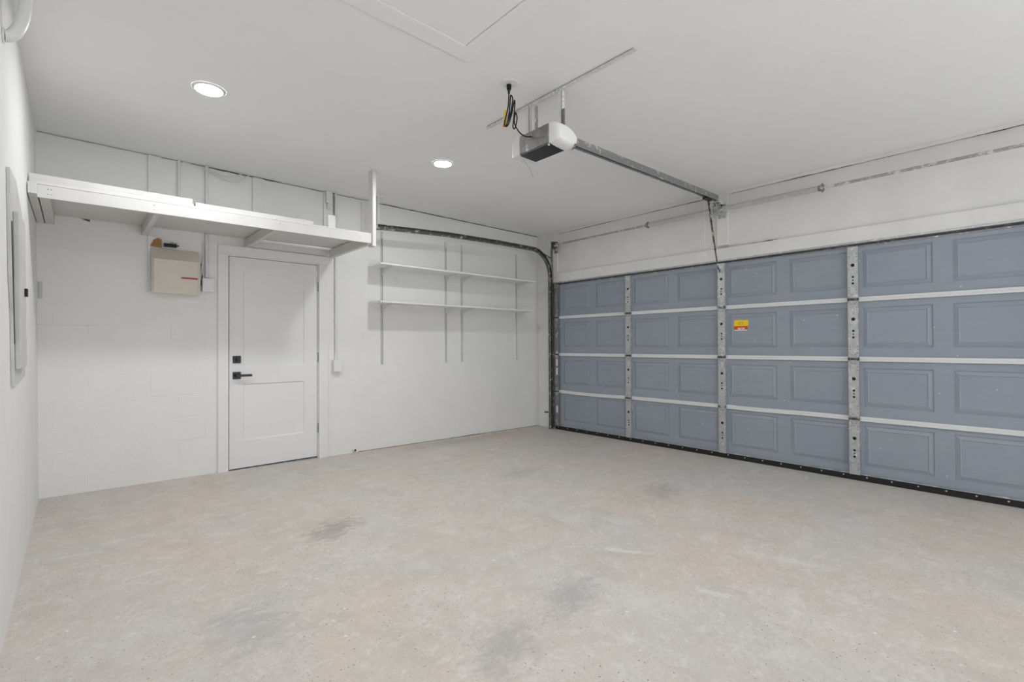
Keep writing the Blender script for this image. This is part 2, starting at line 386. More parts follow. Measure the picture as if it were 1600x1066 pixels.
# header board, stud frame and corner post
mb = MB(); mb.box(XW-.022, XW+.012, GY0-.2, GY1, GT, 2.238)
struct(mb.build('trim_2', M['board'], bevel=.003), 'long off-white header board right above the garage door', 'header board')
mb = MB(); mb.box(XW-.020, XW+.012, GY0-.2, 4.742, 2.815, HC)
struct(mb.build('trim_3', M['board'], bevel=.003), 'off-white plate board where garage door wall meets ceiling', 'plate board')
mb = MB(); mb.box(XW-.022, XW+.012, 4.745, 4.835, 2.238, HC)
struct(mb.build('trim_4', M['board'], bevel=.003), 'short off-white corner stud above the left end of garage door', 'stud')
mb = MB(); mb.box(XW-.034, XW+.012, 2.245, 2.362, 2.262, 2.815)
struct(mb.build('trim_5', M['board'], bevel=.003), 'off-white centre stud above the garage door under the opener rail', 'stud')
mb = MB(); mb.box(XW-.030, XW-.0215, GY0-.2, GY1, GT-.004, GT+.014)
struct(mb.build('trim_6', M['galv'], bevel=.002), 'thin pale metal edge strip along bottom of header board', 'edge strip')

# open cracks under the ceiling: irregular dark gaps
def crack(name, pts, wmin, wmax, axis, label, depth=.004, step=.05, mat='crack'):
    (a0, z0), (a1, z1) = pts; n = int(abs(a1-a0)/step); mb = MB()
    up, dn = [], []; wv = .5
    for i in range(n+1):
        t_ = i/n; a = a0+(a1-a0)*t_; z = z0+(z1-z0)*t_ + random.uniform(-.0015, .0015)
        wv = min(1, max(0, wv + random.uniform(-.4, .4))); wd = wmin+(wmax-wmin)*wv*wv
        up.append((a, z+wd/2)); dn.append((a, z-wd/2))
    mb.prism(up+dn[::-1], axis[0], axis[1], axis[1]+axis[2]*depth)
    return struct(mb.build(name, M[mat]), label, 'crack')
crack('trim_7', ((-.23, 2.842), (5.23, 2.842)), .002, .011, ('y', YB, -1), 'dark open crack between block wall and ceiling', .004, .035)
crack('trim_8', ((4.70, 2.815), (2.5, 2.815)), .0015, .007, ('x', XW-.020, -1), 'thin crack under plate board left of the opener rail', .002, .04)
crack('trim_9', ((2.2, 2.812), (-.1, 2.812)), .002, .009, ('x', XW-.020, -1), 'thin crack under plate board right of the opener rail', .002, .04)
crack('trim_10', ((2.36, 2.239), (1.75, 2.239)), .001, .008, ('x', XW-.022, -1), 'short ragged joint above header board beside the centre stud', .002, .03)
M['contact_shade'] = paint('brown_contact_shade', (.22,.17,.14), .9, 40, .1, .001, .2)  # brown tone painting the contact shade at the wall base
mb2 = MB(); mb2.box(1.95, XW-.01, YB-.012, YB, HC-.030, HC-.012)
crack('trim_12', ((2.35, fz(2.35)+.003), (5.23, fz(5.23)+.003)), .004, .016, ('y', YB, -1), 'painted brown contact shade where block wall meets floor, right of entry door', .003, .04, 'contact_shade')  # thin strip with the floor contact shade put into its colour
struct(mb2.build('trim_11', M['plaster'], bevel=.003), 'slim white moulding under the ceiling along the block wall', 'moulding')

# attic hatch in the ceiling
h = thing('attic_hatch', 'white square attic hatch with flat trim in the ceiling', 'hatch', (1.2, 1.75, HC-.014))
HX0, HX1, HY0, HY1 = .80, 1.588, 1.32, 2.108; tw = .095
mb = MB()
for (a, b, c_, d) in ((HX0-tw, HX1+tw, HY1, HY1+tw+.02), (HX0-tw, HX1+tw, HY0-tw, HY0), (HX1, HX1+tw, HY0, HY1), (HX0-tw, HX0, HY0, HY1)):
    mb.box(a, b, c_, d, HC-.013, HC)
mb.build('frame', M['ceiling'], h, bevel=.002)
mb = MB(); mb.box(HX0+.004, HX1-.004, HY0+.004, HY1-.004, HC-.006, HC-.0005); mb.build('hatch_panel', M['ceiling'], h)

# ------------------------------------------------------------------ entry door
d1 = thing('door_1', 'white two-panel entry door with black lever in the block wall', 'door', (1.484, YB, .01), kind='structure')
x0, x1 = 1.073, 1.894; zb, zt = .016, 2.042; yf = YB+.006
mb = MB()
P = [(1.19, 1.764, .99, 1.897), (1.19, 1.764, .278, .822)]
xs = [x0, 1.19, 1.764, x1]; zs = [zb, .278, .822, .99, 1.897, zt]
for i in range(3):
    for j in range(5):
        if i == 1 and j in (1, 3): continue
        mb.add([(xs[i],yf,zs[j]),(xs[i+1],yf,zs[j]),(xs[i+1],yf,zs[j+1]),(xs[i],yf,zs[j+1])], [(0,1,2,3)])
for a, b, c_, d in P:
    ri = .010; dp = .010
    o_ = [(a,yf,c_),(b,yf,c_),(b,yf,d),(a,yf,d)]; i_ = [(a+ri,yf+dp,c_+ri),(b-ri,yf+dp,c_+ri),(b-ri,yf+dp,d-ri),(a+ri,yf+dp,d-ri)]
    mb.add(o_+i_, [(0,1,5,4),(1,2,6,5),(2,3,7,6),(3,0,4,7),(4,5,6,7)])
yb_ = yf+.042
mb.add([(x0,yf,zb),(x1,yf,zb),(x1,yf,zt),(x0,yf,zt),(x0,yb_,zb),(x1,yb_,zb),(x1,yb_,zt),(x0,yb_,zt)], [(4,5,6,7),(0,4,5,1),(1,5,6,2),(2,6,7,3),(3,7,4,0)])
slab = mb.build('door_slab', M['door'], d1)
mb = MB()   # jamb lining inside the opening
mb.box(DL, x0-.006, YB+.004, YB+T, fz(1), DT); mb.box(x1+.004, DR, YB+.004, YB+T, fz(2), DT); mb.box(x0-.006, x1+.004, YB+.004, YB+T, zt+.005, DT)
mb.build('door_jamb', M['trim'], d1)
mb = MB(); mb.box(x0-.02, x1+.02, YB+.05, YB+.07, 0, zt+.02); mb.build('door_stop', M['black'], d1)
mb = MB(); mb.box(x0, x1, YB-.004, YB+.05, fz(1.4)-.004, .008); mb.build('threshold', M['galv_dark'], d1)
# casing
mb = MB(); cy = YB-.020
mb.prism([(.975, fz(1)-.002), (1.061, fz(1)-.002), (1.061, 2.056), (.975, 2.056)], 'y', cy, YB); mb.build('casing', M['trim'], d1, bevel=.002)
mb = MB(); mb.prism([(1.907, fz(2)-.002), (2.003, fz(2)-.002), (2.003, 2.056), (1.907, 2.056)], 'y', cy, YB); mb.build('casing', M['trim'], d1, bevel=.002)
mb = MB(); mb.box(.975, 2.003, cy, YB, 2.0565, 2.140); mb.build('casing', M['trim'], d1, bevel=.002)
for zz in (1.815, 1.065, .315):
    mb = MB(); mb.cyl((1.899, YB-.003, zz-.05), (1.899, YB-.003, zz+.05), .0065, 10); mb.box(1.893, 1.906, YB-.001, YB+.003, zz-.05, zz+.05)
    mb.build('hinge', M['chrome'], d1)
db = MB().box(1.101, 1.170, yf-.012, yf, 1.024, 1.093).build('deadbolt', M['black'], d1, bevel=.003)
mb = MB(); mb.cyl((1.135, yf-.012, 1.058), (1.135, yf-.02, 1.058), .012, 16); mb.box(1.130, 1.140, yf-.036, yf-.018, 1.038, 1.078)
mb.build('thumb_turn', M['black'], db, bevel=.001)
lv = MB().box(1.101, 1.170, yf-.010, yf, .871, .940).build('lever_handle', M['black'], d1, bevel=.003)
mb = MB(); mb.cyl((1.135, yf-.010, .905), (1.135, yf-.048, .905), .013, 16); mb.box(1.120, 1.256, yf-.062, yf-.046, .895, .917)
mb.build('lever', M['black'], lv, bevel=.003)

# ------------------------------------------------------------------ ceiling lamps
names = ['round recessed ceiling light above the loft near the left wall', 'round recessed ceiling light nearest the opener motor',
         'round recessed ceiling light behind the camera near the left wall', 'round recessed ceiling light beyond the top edge of the photo']
L0 = None
for (x, y), nm in zip(LAMPS, names):
    if L0 is None:
        t0 = thing('ceiling_light', nm, 'ceiling light', (x, y, HC-.012), 'recessed ceiling lights')
        mb = MB(); n = 48; rr = [(.074, -.003), (.078, -.009), (.086, -.008), (.094, -.003), (.096, 0)]
        v = [(x+r*math.cos(2*PI*k/n), y+r*math.sin(2*PI*k/n), HC+hh-.0002) for r, hh in rr for k in range(n)]
        mb.add(v, [(i*n+k, i*n+(k+1) % n, (i+1)*n+(k+1) % n, (i+1)*n+k) for i in range(len(rr)-1) for k in range(n)])
        mb.build('trim_ring', M['white_plastic'], t0, smooth=True)
        mb = MB(); mb.lathe([(.0005, -.0065), (.074, -.0065), (.0745, -.003)], (x, y, HC), 'z', 48); mb.build('diffuser', M['lamp'], t0)
        L0 = t0; bx, by = x, y
    else:
        c = copy_tree(L0, (x-bx, y-by, 0)); c['label'] = nm

# ------------------------------------------------------------------ sectional garage door
YS = [4.700, 3.496, 2.306, 1.115, -.066]       # stiles
ZS = [.008, .510, 1.046, 1.583, 2.058]         # section joints
DX = 5.216                                     # inner skin
SX = 5.176                                     # stile face
G = thing('garage_door', 'blue-grey four-section overhead garage door with white struts and steel stiles', 'garage door', (5.216, 2.32, -.045))
EMZ = [(.087, .45), (.62, .965), (1.15, 1.507), (1.684, 2.02)]
YL, YRt = 4.765, -.10
def skin(z0, z1, ez, wav=0):
    mb = MB(); pans = []
    for i in range(4):
        a = YS[i]; wd = YS[i]-YS[i+1]; pans += [(a-.540, a-.062), (a-1.138, a-.660)] if i else [(a-.553, a-.080), (a-1.145, a-.668)]
    ys = sorted([YRt, YL]+[v for p in pans for v in p]); zs_ = [z0, ez[0], ez[1], z1]
    lo = {round(p[0], 4) for p in pans}
    for i in range(len(ys)-1):
        for j in range(3):
            if j == 1 and round(ys[i], 4) in lo: continue
            mb.add([(DX,ys[i],zs_[j]),(DX,ys[i+1],zs_[j]),(DX,ys[i+1],zs_[j+1]),(DX,ys[i],zs_[j+1])], [(0,1,2,3)])
    for a, b in pans:
        c_, d = ez; rings = []
        for inset, dp in ((0, 0), (.0025, .009), (.007, .009), (.036, -.0015), (.041, .003), (.046, .003)):
            rings.append([(DX+dp,a+inset,c_+inset),(DX+dp,b-inset,c_+inset),(DX+dp,b-inset,d-inset),(DX+dp,a+inset,d-inset)])
        v = [p for r in rings for p in r]; f = []
        for k in range(len(rings)-1):
            for q in range(4): f.append((k*4+q, k*4+(q+1) % 4, (k+1)*4+(q+1) % 4, (k+1)*4+q))
        f.append(tuple(len(v)-4+q for q in range(4))); mb.add(v, f)
    ox = DX+.035
    mb.add([(DX,YRt,z0),(DX,YL,z0),(DX,YL,z1),(DX,YRt,z1),(ox,YRt,z0),(ox,YL,z0),(ox,YL,z1),(ox,YRt,z1)], [(4,5,6,7),(0,4,5,1),(1,5,6,2),(2,6,7,3),(3,7,4,0)])
    return mb
secs = []
for k in range(4):
    secs.append(skin(ZS[k]+.002, ZS[k+1]-.002, EMZ[k]).build('door_section', M['blue'], G))
# stiles: perforated channels; one mesh per section, copied along the door
def stile_mb(yc, z0, z1, wd=.080, end=False):
    hs = []
    H = z1-z0
    zt_ = z1
    if not end:
        hs += [('c', yc, z1-.168, .0155), ('c', yc, z1-.274, .0100), ('c', yc, z1-.303, .0065), ('c', yc, z1-.332, .0100)]
        for dz in (.045, .075, .10, H-.06, H-.09):
            if dz < H-.03: hs += [('c', yc-.028, z0+dz, .0036), ('c', yc+.026, z0+dz, .0036)]
        for dz in (.275, .292, .309, .326, .343): hs.append(('c', yc+.027, z1-dz, .0022))
    else:
        hs += [('c', yc, z0+.2, .006), ('c', yc, z0+.34, .006)]
    mb = plate(yc-wd/2, yc+wd/2, z0, z1, hs, .0015, lambda u, v, t_: (SX+t_, u, v))
    mb.box(SX, DX-.0006, yc-wd/2, yc-wd/2+.0018, z0, z1); mb.box(SX, DX-.0006, yc+wd/2-.0018, yc+wd/2, z0, z1)
    if not end: mb.box(SX+.006, SX+.008, yc-wd/2+.002, yc+wd/2-.002, z0, z1, 1)  # black strip painting the dark of the hollow channel behind the holes
    return mb
for k in range(4):
    proto = None
    for i, yc in enumerate(YS):
        z0 = ZS[k]+(.010 if k else .0); z1 = ZS[k+1]-(.010 if k < 3 else -.002)
        if i in (0, 4):
            s_ = stile_mb(yc+(.018 if i == 0 else -.0), z0, z1, .072, True).build('end_stile', M['galv_dark'], secs[k])
        elif proto is None: proto = stile_mb(yc, z0, z1).build('stile', [M['galv'], M['rubber']], secs[k]); py_ = yc
        else:
            c = proto.copy(); col.objects.link(c); c.location = proto.location + Vector((0, yc-py_, 0)); W[c] = W[proto]
# white struts at the section joints
for k in (1, 2, 3):
    for i in range(4):
        ya, yb2 = YS[i]-.040, YS[i+1]+.040
        if i == 0: ya = YS[0]+.005
        bend = (lambda t_: -.010*math.sin(PI*t_)) if (k == 1 and i == 0) else (lambda t_: -.003*math.sin(2*PI*t_) if k == 1 and i == 2 else 0)
        path = [(DX-.012, ya+(yb2-ya)*j/12, ZS[k]+bend(j/12)) for j in range(13)]
        prof = [(-.021,-.012),(-.021,.006),(-.019,.010),(-.004,.010),(-.002,.007),(.001,.007),(.003,.010),(.019,.010),(.021,.006),(.021,-.012)]
        mb = MB(); n = len(prof); v = []
        for p in path: v += [(p[0]-w_, p[1], p[2]+u) for u, w_ in prof]
        mb.add(v, [(a*n+b, a*n+(b+1) % n, (a+1)*n+(b+1) % n, (a+1)*n+b) for a in range(12) for b in range(n)] + [tuple(range(n)), tuple(range(12*n, 13*n))])
        mb.build('strut', M['rail_paint'], secs[k-1])
# hinges on every stile at every joint
hy, hz = YS[1], ZS[1]
mb = MB(); mb.box(SX-.003, SX, hy-.022, hy+.022, hz+.012, hz+.055); mb.box(SX-.003, SX, hy-.022, hy+.022, hz-.055, hz-.012)
for q in (-.024, .021): mb.prism([(SX, hz-.055), (SX-.016, hz-.01), (SX-.016, hz+.01), (SX, hz+.03)], 'y', hy+q, hy+q+.003)
hp = mb.build('hinge', M['galv'], G)
mb = MB(); mb.cyl((SX-.010, hy-.038, hz), (SX-.010, hy+.038, hz), .0075, 12); mb.cyl((SX-.010, hy-.036, hz-.013), (SX-.010, hy-.036, hz+.013), .005, 8); mb.cyl((SX-.010, hy+.036, hz-.013), (SX-.010, hy+.036, hz+.013), .005, 8)
mb.build('hinge_pin', M['dark_iron'], hp)
for a in (-.012, .012):
    for b in (.04, -.04): MB().cyl((SX-.003, hy+a, hz+b), (SX-.008, hy+a, hz+b), .005, 6).build('bolt', M['galv_dark'], hp)
for k in (1, 2, 3):
    for i, yc in enumerate(YS):
        if (k, i) == (1, 1): continue
        c = hp.copy(); col.objects.link(c); c.location = hp.location + Vector((0, yc-YS[1]+(.012 if i == 0 else 0), ZS[k]-ZS[1])); W[c] = W[hp]
        for ch in list(hp.children):
            e = ch.copy(); col.objects.link(e); e.parent = c
# rollers in the left track
for z in (.06, ZS[1], ZS[2], ZS[3], 2.0):
    mb = MB(); mb.cyl((5.150, YS[0]+.02, z), (5.150, 4.782, z), .005, 8); mb.cyl((5.150, 4.782, z), (5.150, 4.80, z), .020, 16)
    mb.build('roller', M['dark_iron'], G)
for z in (.045, 2.035):
    MB().box(SX-.004, SX-.0005, YS[0]-.02, YS[0]+.055, z-.035, z+.035).build('corner_bracket', M['galv_dark'], G)
for z in (.93, .80, .25):
    MB().box(SX-.0022, SX-.0006, YS[0]-.004, YS[0]+.03, z-.05, z+.05).build('white_label', M['rail_paint'], G)
# rubber bottom seal with its bolts, and the torn metal edge above it
mb = MB(); mb.prism([(5.196,-.046),(5.196,.004),(5.200,.010),(5.225,.012),(5.235,-.02),(5.235,-.046)], 'y', YRt-.0, YL)
seal = mb.build('bottom_seal', M['rubber'], G)
b0 = None
for i in range(28):
    y = YL-.06-i*.175
    if y < YRt+.02: break
    if b0 is None: b0 = MB().lathe([(.0065, 0), (.006, -.003), (.003, -.005)], (5.196, y, -.010), 'x', 10).build('seal_bolt', M['galv'], seal); yb0 = y
    else:
        c = b0.copy(); col.objects.link(c); c.location = b0.location + Vector((0, y-yb0, 0))
mb = MB(); pts = [(YRt, .012)]
n = 120
top = [(YRt+(YL-YRt)*i/n, .012+random.uniform(0, .006)*(1 if i % 7 else 1.8)) for i in range(n+1)]
mb.prism(top+[(YL, .004), (YRt, .004)], 'x', 5.1985, 5.2015); mb.build('worn_edge', M['galv'], G)
mb = MB(); mb.box(DX-.006, DX+.03, YRt, YL, 2.0565, 2.066); mb.build('top_rail', M['galv_dark'], G)
# operator bracket on the centre stile top
mb = MB(); mb.box(SX-.004, SX-.0005, 2.272, 2.340, 1.965, 2.062); mb.box(SX-.035, SX-.004, 2.296, 2.300, 1.965, 1.995); mb.box(SX-.035, SX-.004, 2.314, 2.318, 1.965, 1.995)
mb.build('operator_bracket', M['galv'], G)

# warning label on the door
wl = thing('warning_label', 'small yellow and orange warning sticker on the garage door', 'sticker', (5.214, 2.11, 1.33))
xl = DX-.0015
MB().box(xl, DX+.001, 2.040, 2.187, 1.378, 1.440).build('yellow_field', M['yellow'], wl)
MB().box(xl, DX+.001, 2.040, 2.187, 1.372, 1.378).build('orange_band', M['orange'], wl)
MB().box(xl, DX+.001, 2.050, 2.187, 1.338, 1.372).build('red_field', M['redorange'], wl)
MB().box(xl, DX+.001, 2.050, 2.187, 1.328, 1.338).build('white_margin', M['white_plastic'], wl)
mb = MB()
for a, b, z in ((2.085, 2.105, 1.407), (2.11, 2.122, 1.407), (2.127, 2.152, 1.407), (2.095, 2.14, 1.418), (2.09, 2.11, 1.396), (2.115, 2.148, 1.396)): mb.box(xl-.0004, xl, a, b, z-.0025, z+.0025)
mb.build('print', M['print_brown'], wl)
mb = MB()
for a, b, z in ((2.075, 2.098, 1.355), (2.102, 2.112, 1.355), (2.118, 2.152, 1.355), (2.08, 2.105, 1.346), (2.112, 2.148, 1.346)): mb.box(xl-.0004, xl, a, b, z-.003, z+.003)
mb.build('print', M['white_plastic'], wl)

# ------------------------------------------------------------------ left track
Tk = thing('door_track', 'dark steel track curving from garage door towards the room along block wall', 'door track', (5.14, 4.815, fz(5.14)))
cx_, cz_, R_ = 4.775, 2.172, .372
path = [(2.405, 4.81, 2.478), (3.33, 4.81, 2.532), (4.2, 4.81, 2.551)]
path += [(cx_+R_*math.sin(a), 4.81, cz_+R_*math.cos(a)+.008) for a in [PI/2*i/16 for i in range(17)]]
path += [(5.147, 4.81, z) for z in (1.8, 1.2, .6, fz(5.15))]
dense = []
for a, b in zip(path[:-1], path[1:]):
    dense.append(a)
dense.append(path[-1])
prof = [(.016,-.028),(.018,-.028),(.018,.028),(-.004,.028),(-.018,.025),(-.021,.020),(-.019,.019),(-.012,.024),(-.003,.0258),(.016,.0258),(.016,-.0258),(-.003,-.0258),(-.012,-.024),(-.019,-.019),(-.021,-.020),(-.018,-.025),(-.004,-.028),(.016,-.028)][:-1]
mb = MB(); mb.sweep(dense, prof, (0,1,0)); mb.build('rail', M['track'], Tk)
mb = MB()   # vertical mounting angle on the wall beside the door
mb.box(5.175, 5.2425, 4.826, 4.829, fz(5.2)+.01, 2.60); mb.box(5.240, 5.2425, 4.829, 4.868, 2.12, 2.60)
mb.build('mounting_angle', M['galv_dark'], Tk)
mb = MB(); mb.prism([(4.95, 2.520), (5.242, 2.440), (5.242, 2.462), (4.95, 2.545)], 'y', 4.829, 4.832); mb.build('brace', M['track'], Tk)
for z in (.25, 1.02, 1.75):
    mb = MB(); mb.box(5.128, 5.2425, 4.829, 4.832, z-.03, z+.03); mb.cyl((5.147, 4.827, z), (5.147, 4.840, z), .007, 8); mb.build('track_bracket', M['galv_dark'], Tk)
mb = MB(); mb.cyl((5.13, 4.827, .20), (5.085, 4.885, .20), .011, 10); mb.build('lock_bolt', M['dark_iron'], Tk)
# hanger of the horizontal track: perforated angle up to the ceiling
hs = [('r', 2.435, 2.47+.03*i, .0045, .009) for i in range(13)]
mb = plate(2.420, 2.450, 2.445, HC, hs, .002, lambda u, v, t_: (u, 4.832+t_, v)); mb.box(2.420, 2.422, 4.832, 4.86, 2.445, HC)
mb.build('rear_hanger', M['white_metal'], Tk)
MB().box(2.405, 2.408, 4.79, 4.84, 2.455, 2.505).build('end_plate', M['white_metal'], Tk); MB().box(2.405, 2.60, 4.831, 4.834, HC-.03, HC-.0005).build('ceiling_flange', M['white_metal'], Tk)

# ------------------------------------------------------------------ torsion shaft and springs
sx, sz = 5.115, 2.632
S = thing('torsion_spring_shaft', 'paint-flecked torsion bar with two long springs above the garage door', 'spring shaft', (sx, 2.3, sz-.06))
mb = MB(); mb.cyl((sx, 4.70, sz), (sx, -.25, sz), .0128, 16); mb.build('shaft', M['shaft'], S, smooth=True)
def spring(ya, yb):
    n = int(abs(ya-yb)/.0055); path = []; turns = int(abs(ya-yb)/.0085)
    mb = MB(); rows = turns*4; v = []; N = 18
    for i in range(rows+1):
        y = ya+(yb-ya)*i/rows; r = .0255+.0032*math.cos(2*PI*i/4)
        v += [(sx+r*math.cos(2*PI*k/N), y, sz+r*math.sin(2*PI*k/N)) for k in range(N)]
    mb.add(v, [(i*N+k, i*N+(k+1) % N, (i+1)*N+(k+1) % N, (i+1)*N+k) for i in range(rows) for k in range(N)]+[tuple(range(N)), tuple(range(rows*N, rows*N+N))])
    o = mb.build('spring', M['spring'], S, smooth=False)
    return o
spring(3.15, 2.36); spring(2.25, 1.36)
for y in (3.17, 1.34):
    mb = MB(); mb.lathe([(.015, -.022), (.033, -.022), (.036, -.016), (.036, -.006), (.028, 0), (.028, .018), (.016, .020)], (sx, y, sz), 'y', 20)
    for a in (0, PI/2, PI, 3*PI/2): mb.cyl((sx+.03*math.cos(a), y-.01, sz+.03*math.sin(a)), (sx+.043*math.cos(a), y-.01, sz+.043*math.sin(a)), .005, 6)
    mb.build('winding_cone', M['galv_dark'], S, smooth=True)
# centre bearing plate
mb = MB(); mb.box(sx-.03, XW-.034, 2.300, 2.304, sz-.055, sz+.055); mb.box(XW-.040, XW-.0345, 2.262, 2.345, sz-.075, sz+.075)
for a in (-.055, .055): mb.cyl((XW-.040, 2.285, sz+a), (XW-.050, 2.285, sz+a), .010, 6)
mb.build('bearing_plate', M['galv'], S)
# cable drum and end bearing bracket
mb = MB(); mb.lathe([(.02, -.03), (.048, -.03), (.050, -.026), (.042, -.022), (.042, .006), (.055, .010), (.055, .014), (.02, .016)], (sx, 4.69, sz-.005), 'y', 24)
mb.build('cable_drum', M['dark_iron'], S, smooth=True)
mb = MB(); mb.box(sx-.04, XW-.022, 4.722, 4.726, sz-.07, sz+.05); mb.box(XW-.027, XW-.0225, 4.722, 4.79, sz-.10, sz+.07); mb.lathe([(.02, 0), (.028, .004), (.026, .012), (.014, .014)], (sx, 4.725, sz), 'y', 16)
mb.build('end_bracket', M['galv_dark'], S)
mb = MB(); mb.cyl((sx+.04, 4.69, sz), (5.19, 4.715, .09), .002, 6); mb.build('lift_cable', M['galv_dark'], S)

# ------------------------------------------------------------------ door opener
O = thing('garage_door_opener', 'grey and white ceiling-hung garage door opener motor with long steel rail', 'garage door opener', (2.3, 2.2, 2.46))
bx0, bx1, by0, by1, bz0, bz1 = 2.200, 2.43, 2.062, 2.332, 2.466, 2.588
mb = MB(); mb.prism([(bx0, bz0), (bx0, bz1), (bx1, bz1), (bx1, bz1-.035), (bx0+.168, bz0)], 'y', by0, by1); mb.build('motor_housing', M['opener_steel'], O, bevel=.004)
mb = MB(); mb.prism([(bx0+.004, bz0+.001), (bx0+.006, bz0-.012), (bx0+.150, bz0-.014), (bx0+.175, bz0+.001)], 'y', by0+.004, by1-.004); mb.build('bottom_cover', M['dark_plastic'], O, bevel=.003)
# curved white light lenses on both flanks
LP = [(.0, 0.0), (.0, .124), (.05, .130), (.11, .126), (.17, .110), (.215, .084), (.232, .060), (.228, .034), (.20, .004), (.14, -.012), (.06, -.008)]
def lsurf(yin, sgn, a, px, pz, bulge):
    off = bulge*math.sin(a); sc = 1-.45*(1-math.cos(a))
    return Vector((bx0+.08+(px-.08)*sc, yin+sgn*off, bz0-.004+.06+(pz-.06)*sc))
def lens(yin, sgn, bulge):
    mb = MB(); K = 10; n = len(LP); v = []
    for k in range(K):
        a = PI/2*k/(K-1); v += [lsurf(yin, sgn, a, px, pz, bulge) for px, pz in LP]
    mb.add(v, [(i*n+k, i*n+(k+1) % n, (i+1)*n+(k+1) % n, (i+1)*n+k) for i in range(K-1) for k in range(n)]+[tuple(range(n))[::-1], tuple(range((K-1)*n, K*n))])
    return mb.build('light_lens', M['white_plastic'], O, smooth=True)
l1 = lens(by0-.0005, -1, .075); l2 = lens(by1+.0005, 1, .105)
for k in range(4):
    a = .38+.20*k
    p = [lsurf(by0-.0005, -1, a+da, px, pz, .077) for da, px, pz in ((0, .212, .016), (0, .192, -.002), (.05, .192, -.002), (.05, .212, .016))]
    q = [v_-Vector((-.004, .001, .004)) for v_ in p]
    MB().add(p+q, [(0,1,2,3),(4,7,6,5),(0,4,5,1),(1,5,6,2),(2,6,7,3),(3,7,4,0)]).build('vent_slot', M['dark_iron'], l1)
mb = MB(); mb.cyl((bx0+.01, by0+.01, bz0-.004), (bx0+.01, by0+.01, bz0-.018), .007, 10); mb.build('screw', M['galv'], O)
mb = MB(); mb.box(2.27, 2.33, 2.19, 2.26, bz1, bz1+.02); mb.build('chain_cover', M['black'], O)
# rail rises from motor to header bracket
mb = MB(); A = Vector((2.40, 2.197, 2.613)); Bp = Vector((5.085, 2.302, 2.752)); hw, hh, tk = .016, .030, .003
d = (Bp-A).normalized(); sd = Vector((-d.y, d.x, 0)).normalized(); up = d.cross(sd); up = up if up.z > 0 else -up
prof = [(-.021,-.030),(-.014,-.030),(-.014,-.027),(-.018,-.026),(-.013,-.018),(-.013,.027),(.013,.027),(.013,-.018),(.018,-.026),(.014,-.027),(.014,-.030),(.021,-.030),(.021,-.026),(.016,-.017),(.016,.030),(-.016,.030),(-.016,-.017),(-.021,-.026)]
v = [A+sd*a+up*b for a, b in prof]+[Bp+sd*a+up*b for a, b in prof]; n = len(prof)
mb.add(v, [(k, (k+1) % n, n+(k+1) % n, n+k) for k in range(n)]+[tuple(range(n))[::-1], tuple(range(n, 2*n))]); mb.build('rail', M['rail_steel'], O)
mb = MB(); v = [A+sd*a+up*b for a, b in ((-.0128,-.020),(.0128,-.020),(.0128,-.008),(-.0128,-.008))]+[Bp+sd*a+up*b for a, b in ((-.0128,-.020),(.0128,-.020),(.0128,-.008),(-.0128,-.008))]
mb.add(v, [(0,1,5,4),(1,2,6,5),(2,3,7,6),(3,0,4,7)]); mb.build('drive_belt', M['rubber'], O)
# header bracket
mb = MB(); mb.box(XW-.040, XW-.0345, 2.275, 2.335, 2.67, 2.80); mb.box(5.07, XW-.036, 2.284, 2.287, 2.70, 2.74); mb.box(5.07, XW-.036, 2.319, 2.322, 2.70, 2.74); mb.cyl((5.09, 2.275, 2.715), (5.09, 2.33, 2.715), .006, 8)
mb.build('header_bracket', M['white_metal'], O)
MB().cyl((5.08, 2.325, 2.690), (5.08, 2.345, 2.690), .022, 16).build('pulley', M['chrome'], O); MB().cyl((5.08, 2.27, 2.690), (5.08, 2.30, 2.690), .016, 12).build('pulley', M['chrome'], O)
# trolley and door arm
mb = MB(); mb.box(4.80, 4.93, 2.285, 2.325, 2.690, 2.725); mb.build('trolley', M['black'], O)
arm = [(4.885, 2.302, 2.70), (4.93, 2.304, 2.56), (5.02, 2.306, 2.27), (5.075, 2.307, 2.09), (5.088, 2.307, 2.035), (5.110, 2.307, 2.000), (5.150, 2.307, 1.980)]
mb = MB(); mb.sweep(arm, [(-.002,-.012),(.002,-.012),(.002,.012),(-.002,.012)], (0,1,0)); 
mb.sweep(arm[:3], [(.003,-.013),(.006,-.013),(.006,.013),(.003,.013)], (0,1,0))
for t_ in (.1, .35, .5, .75): 
    p = Vector(arm[0]).lerp(Vector(arm[2]), t_) if t_ < .6 else Vector(arm[2]).lerp(Vector(arm[3]), .4); mb.cyl(p+Vector((0,-.01,0)), p+Vector((0,.014,0)), .006, 6)
mb.build('door_arm', M['dark_iron'], O)
mb = MB(); mb.tube([(4.85, 2.327, 2.69), (4.85, 2.328, 2.4), (4.852, 2.326, 2.13)], .0018, 6); mb.cyl((4.852, 2.326, 2.135), (4.852, 2.326, 2.10), .007, 10, .010); mb.build('release_cord', M['white_plastic'], O)
mb = MB(); mb.tube([(2.26, 2.31, 2.50), (2.20, 2.30, 2.44), (2.19, 2.27, 2.40), (2.20, 2.24, 2.35), (2.215, 2.22, 2.29)], .0011, 5); mb.build('antenna_wire', M['galv_dark'], O)

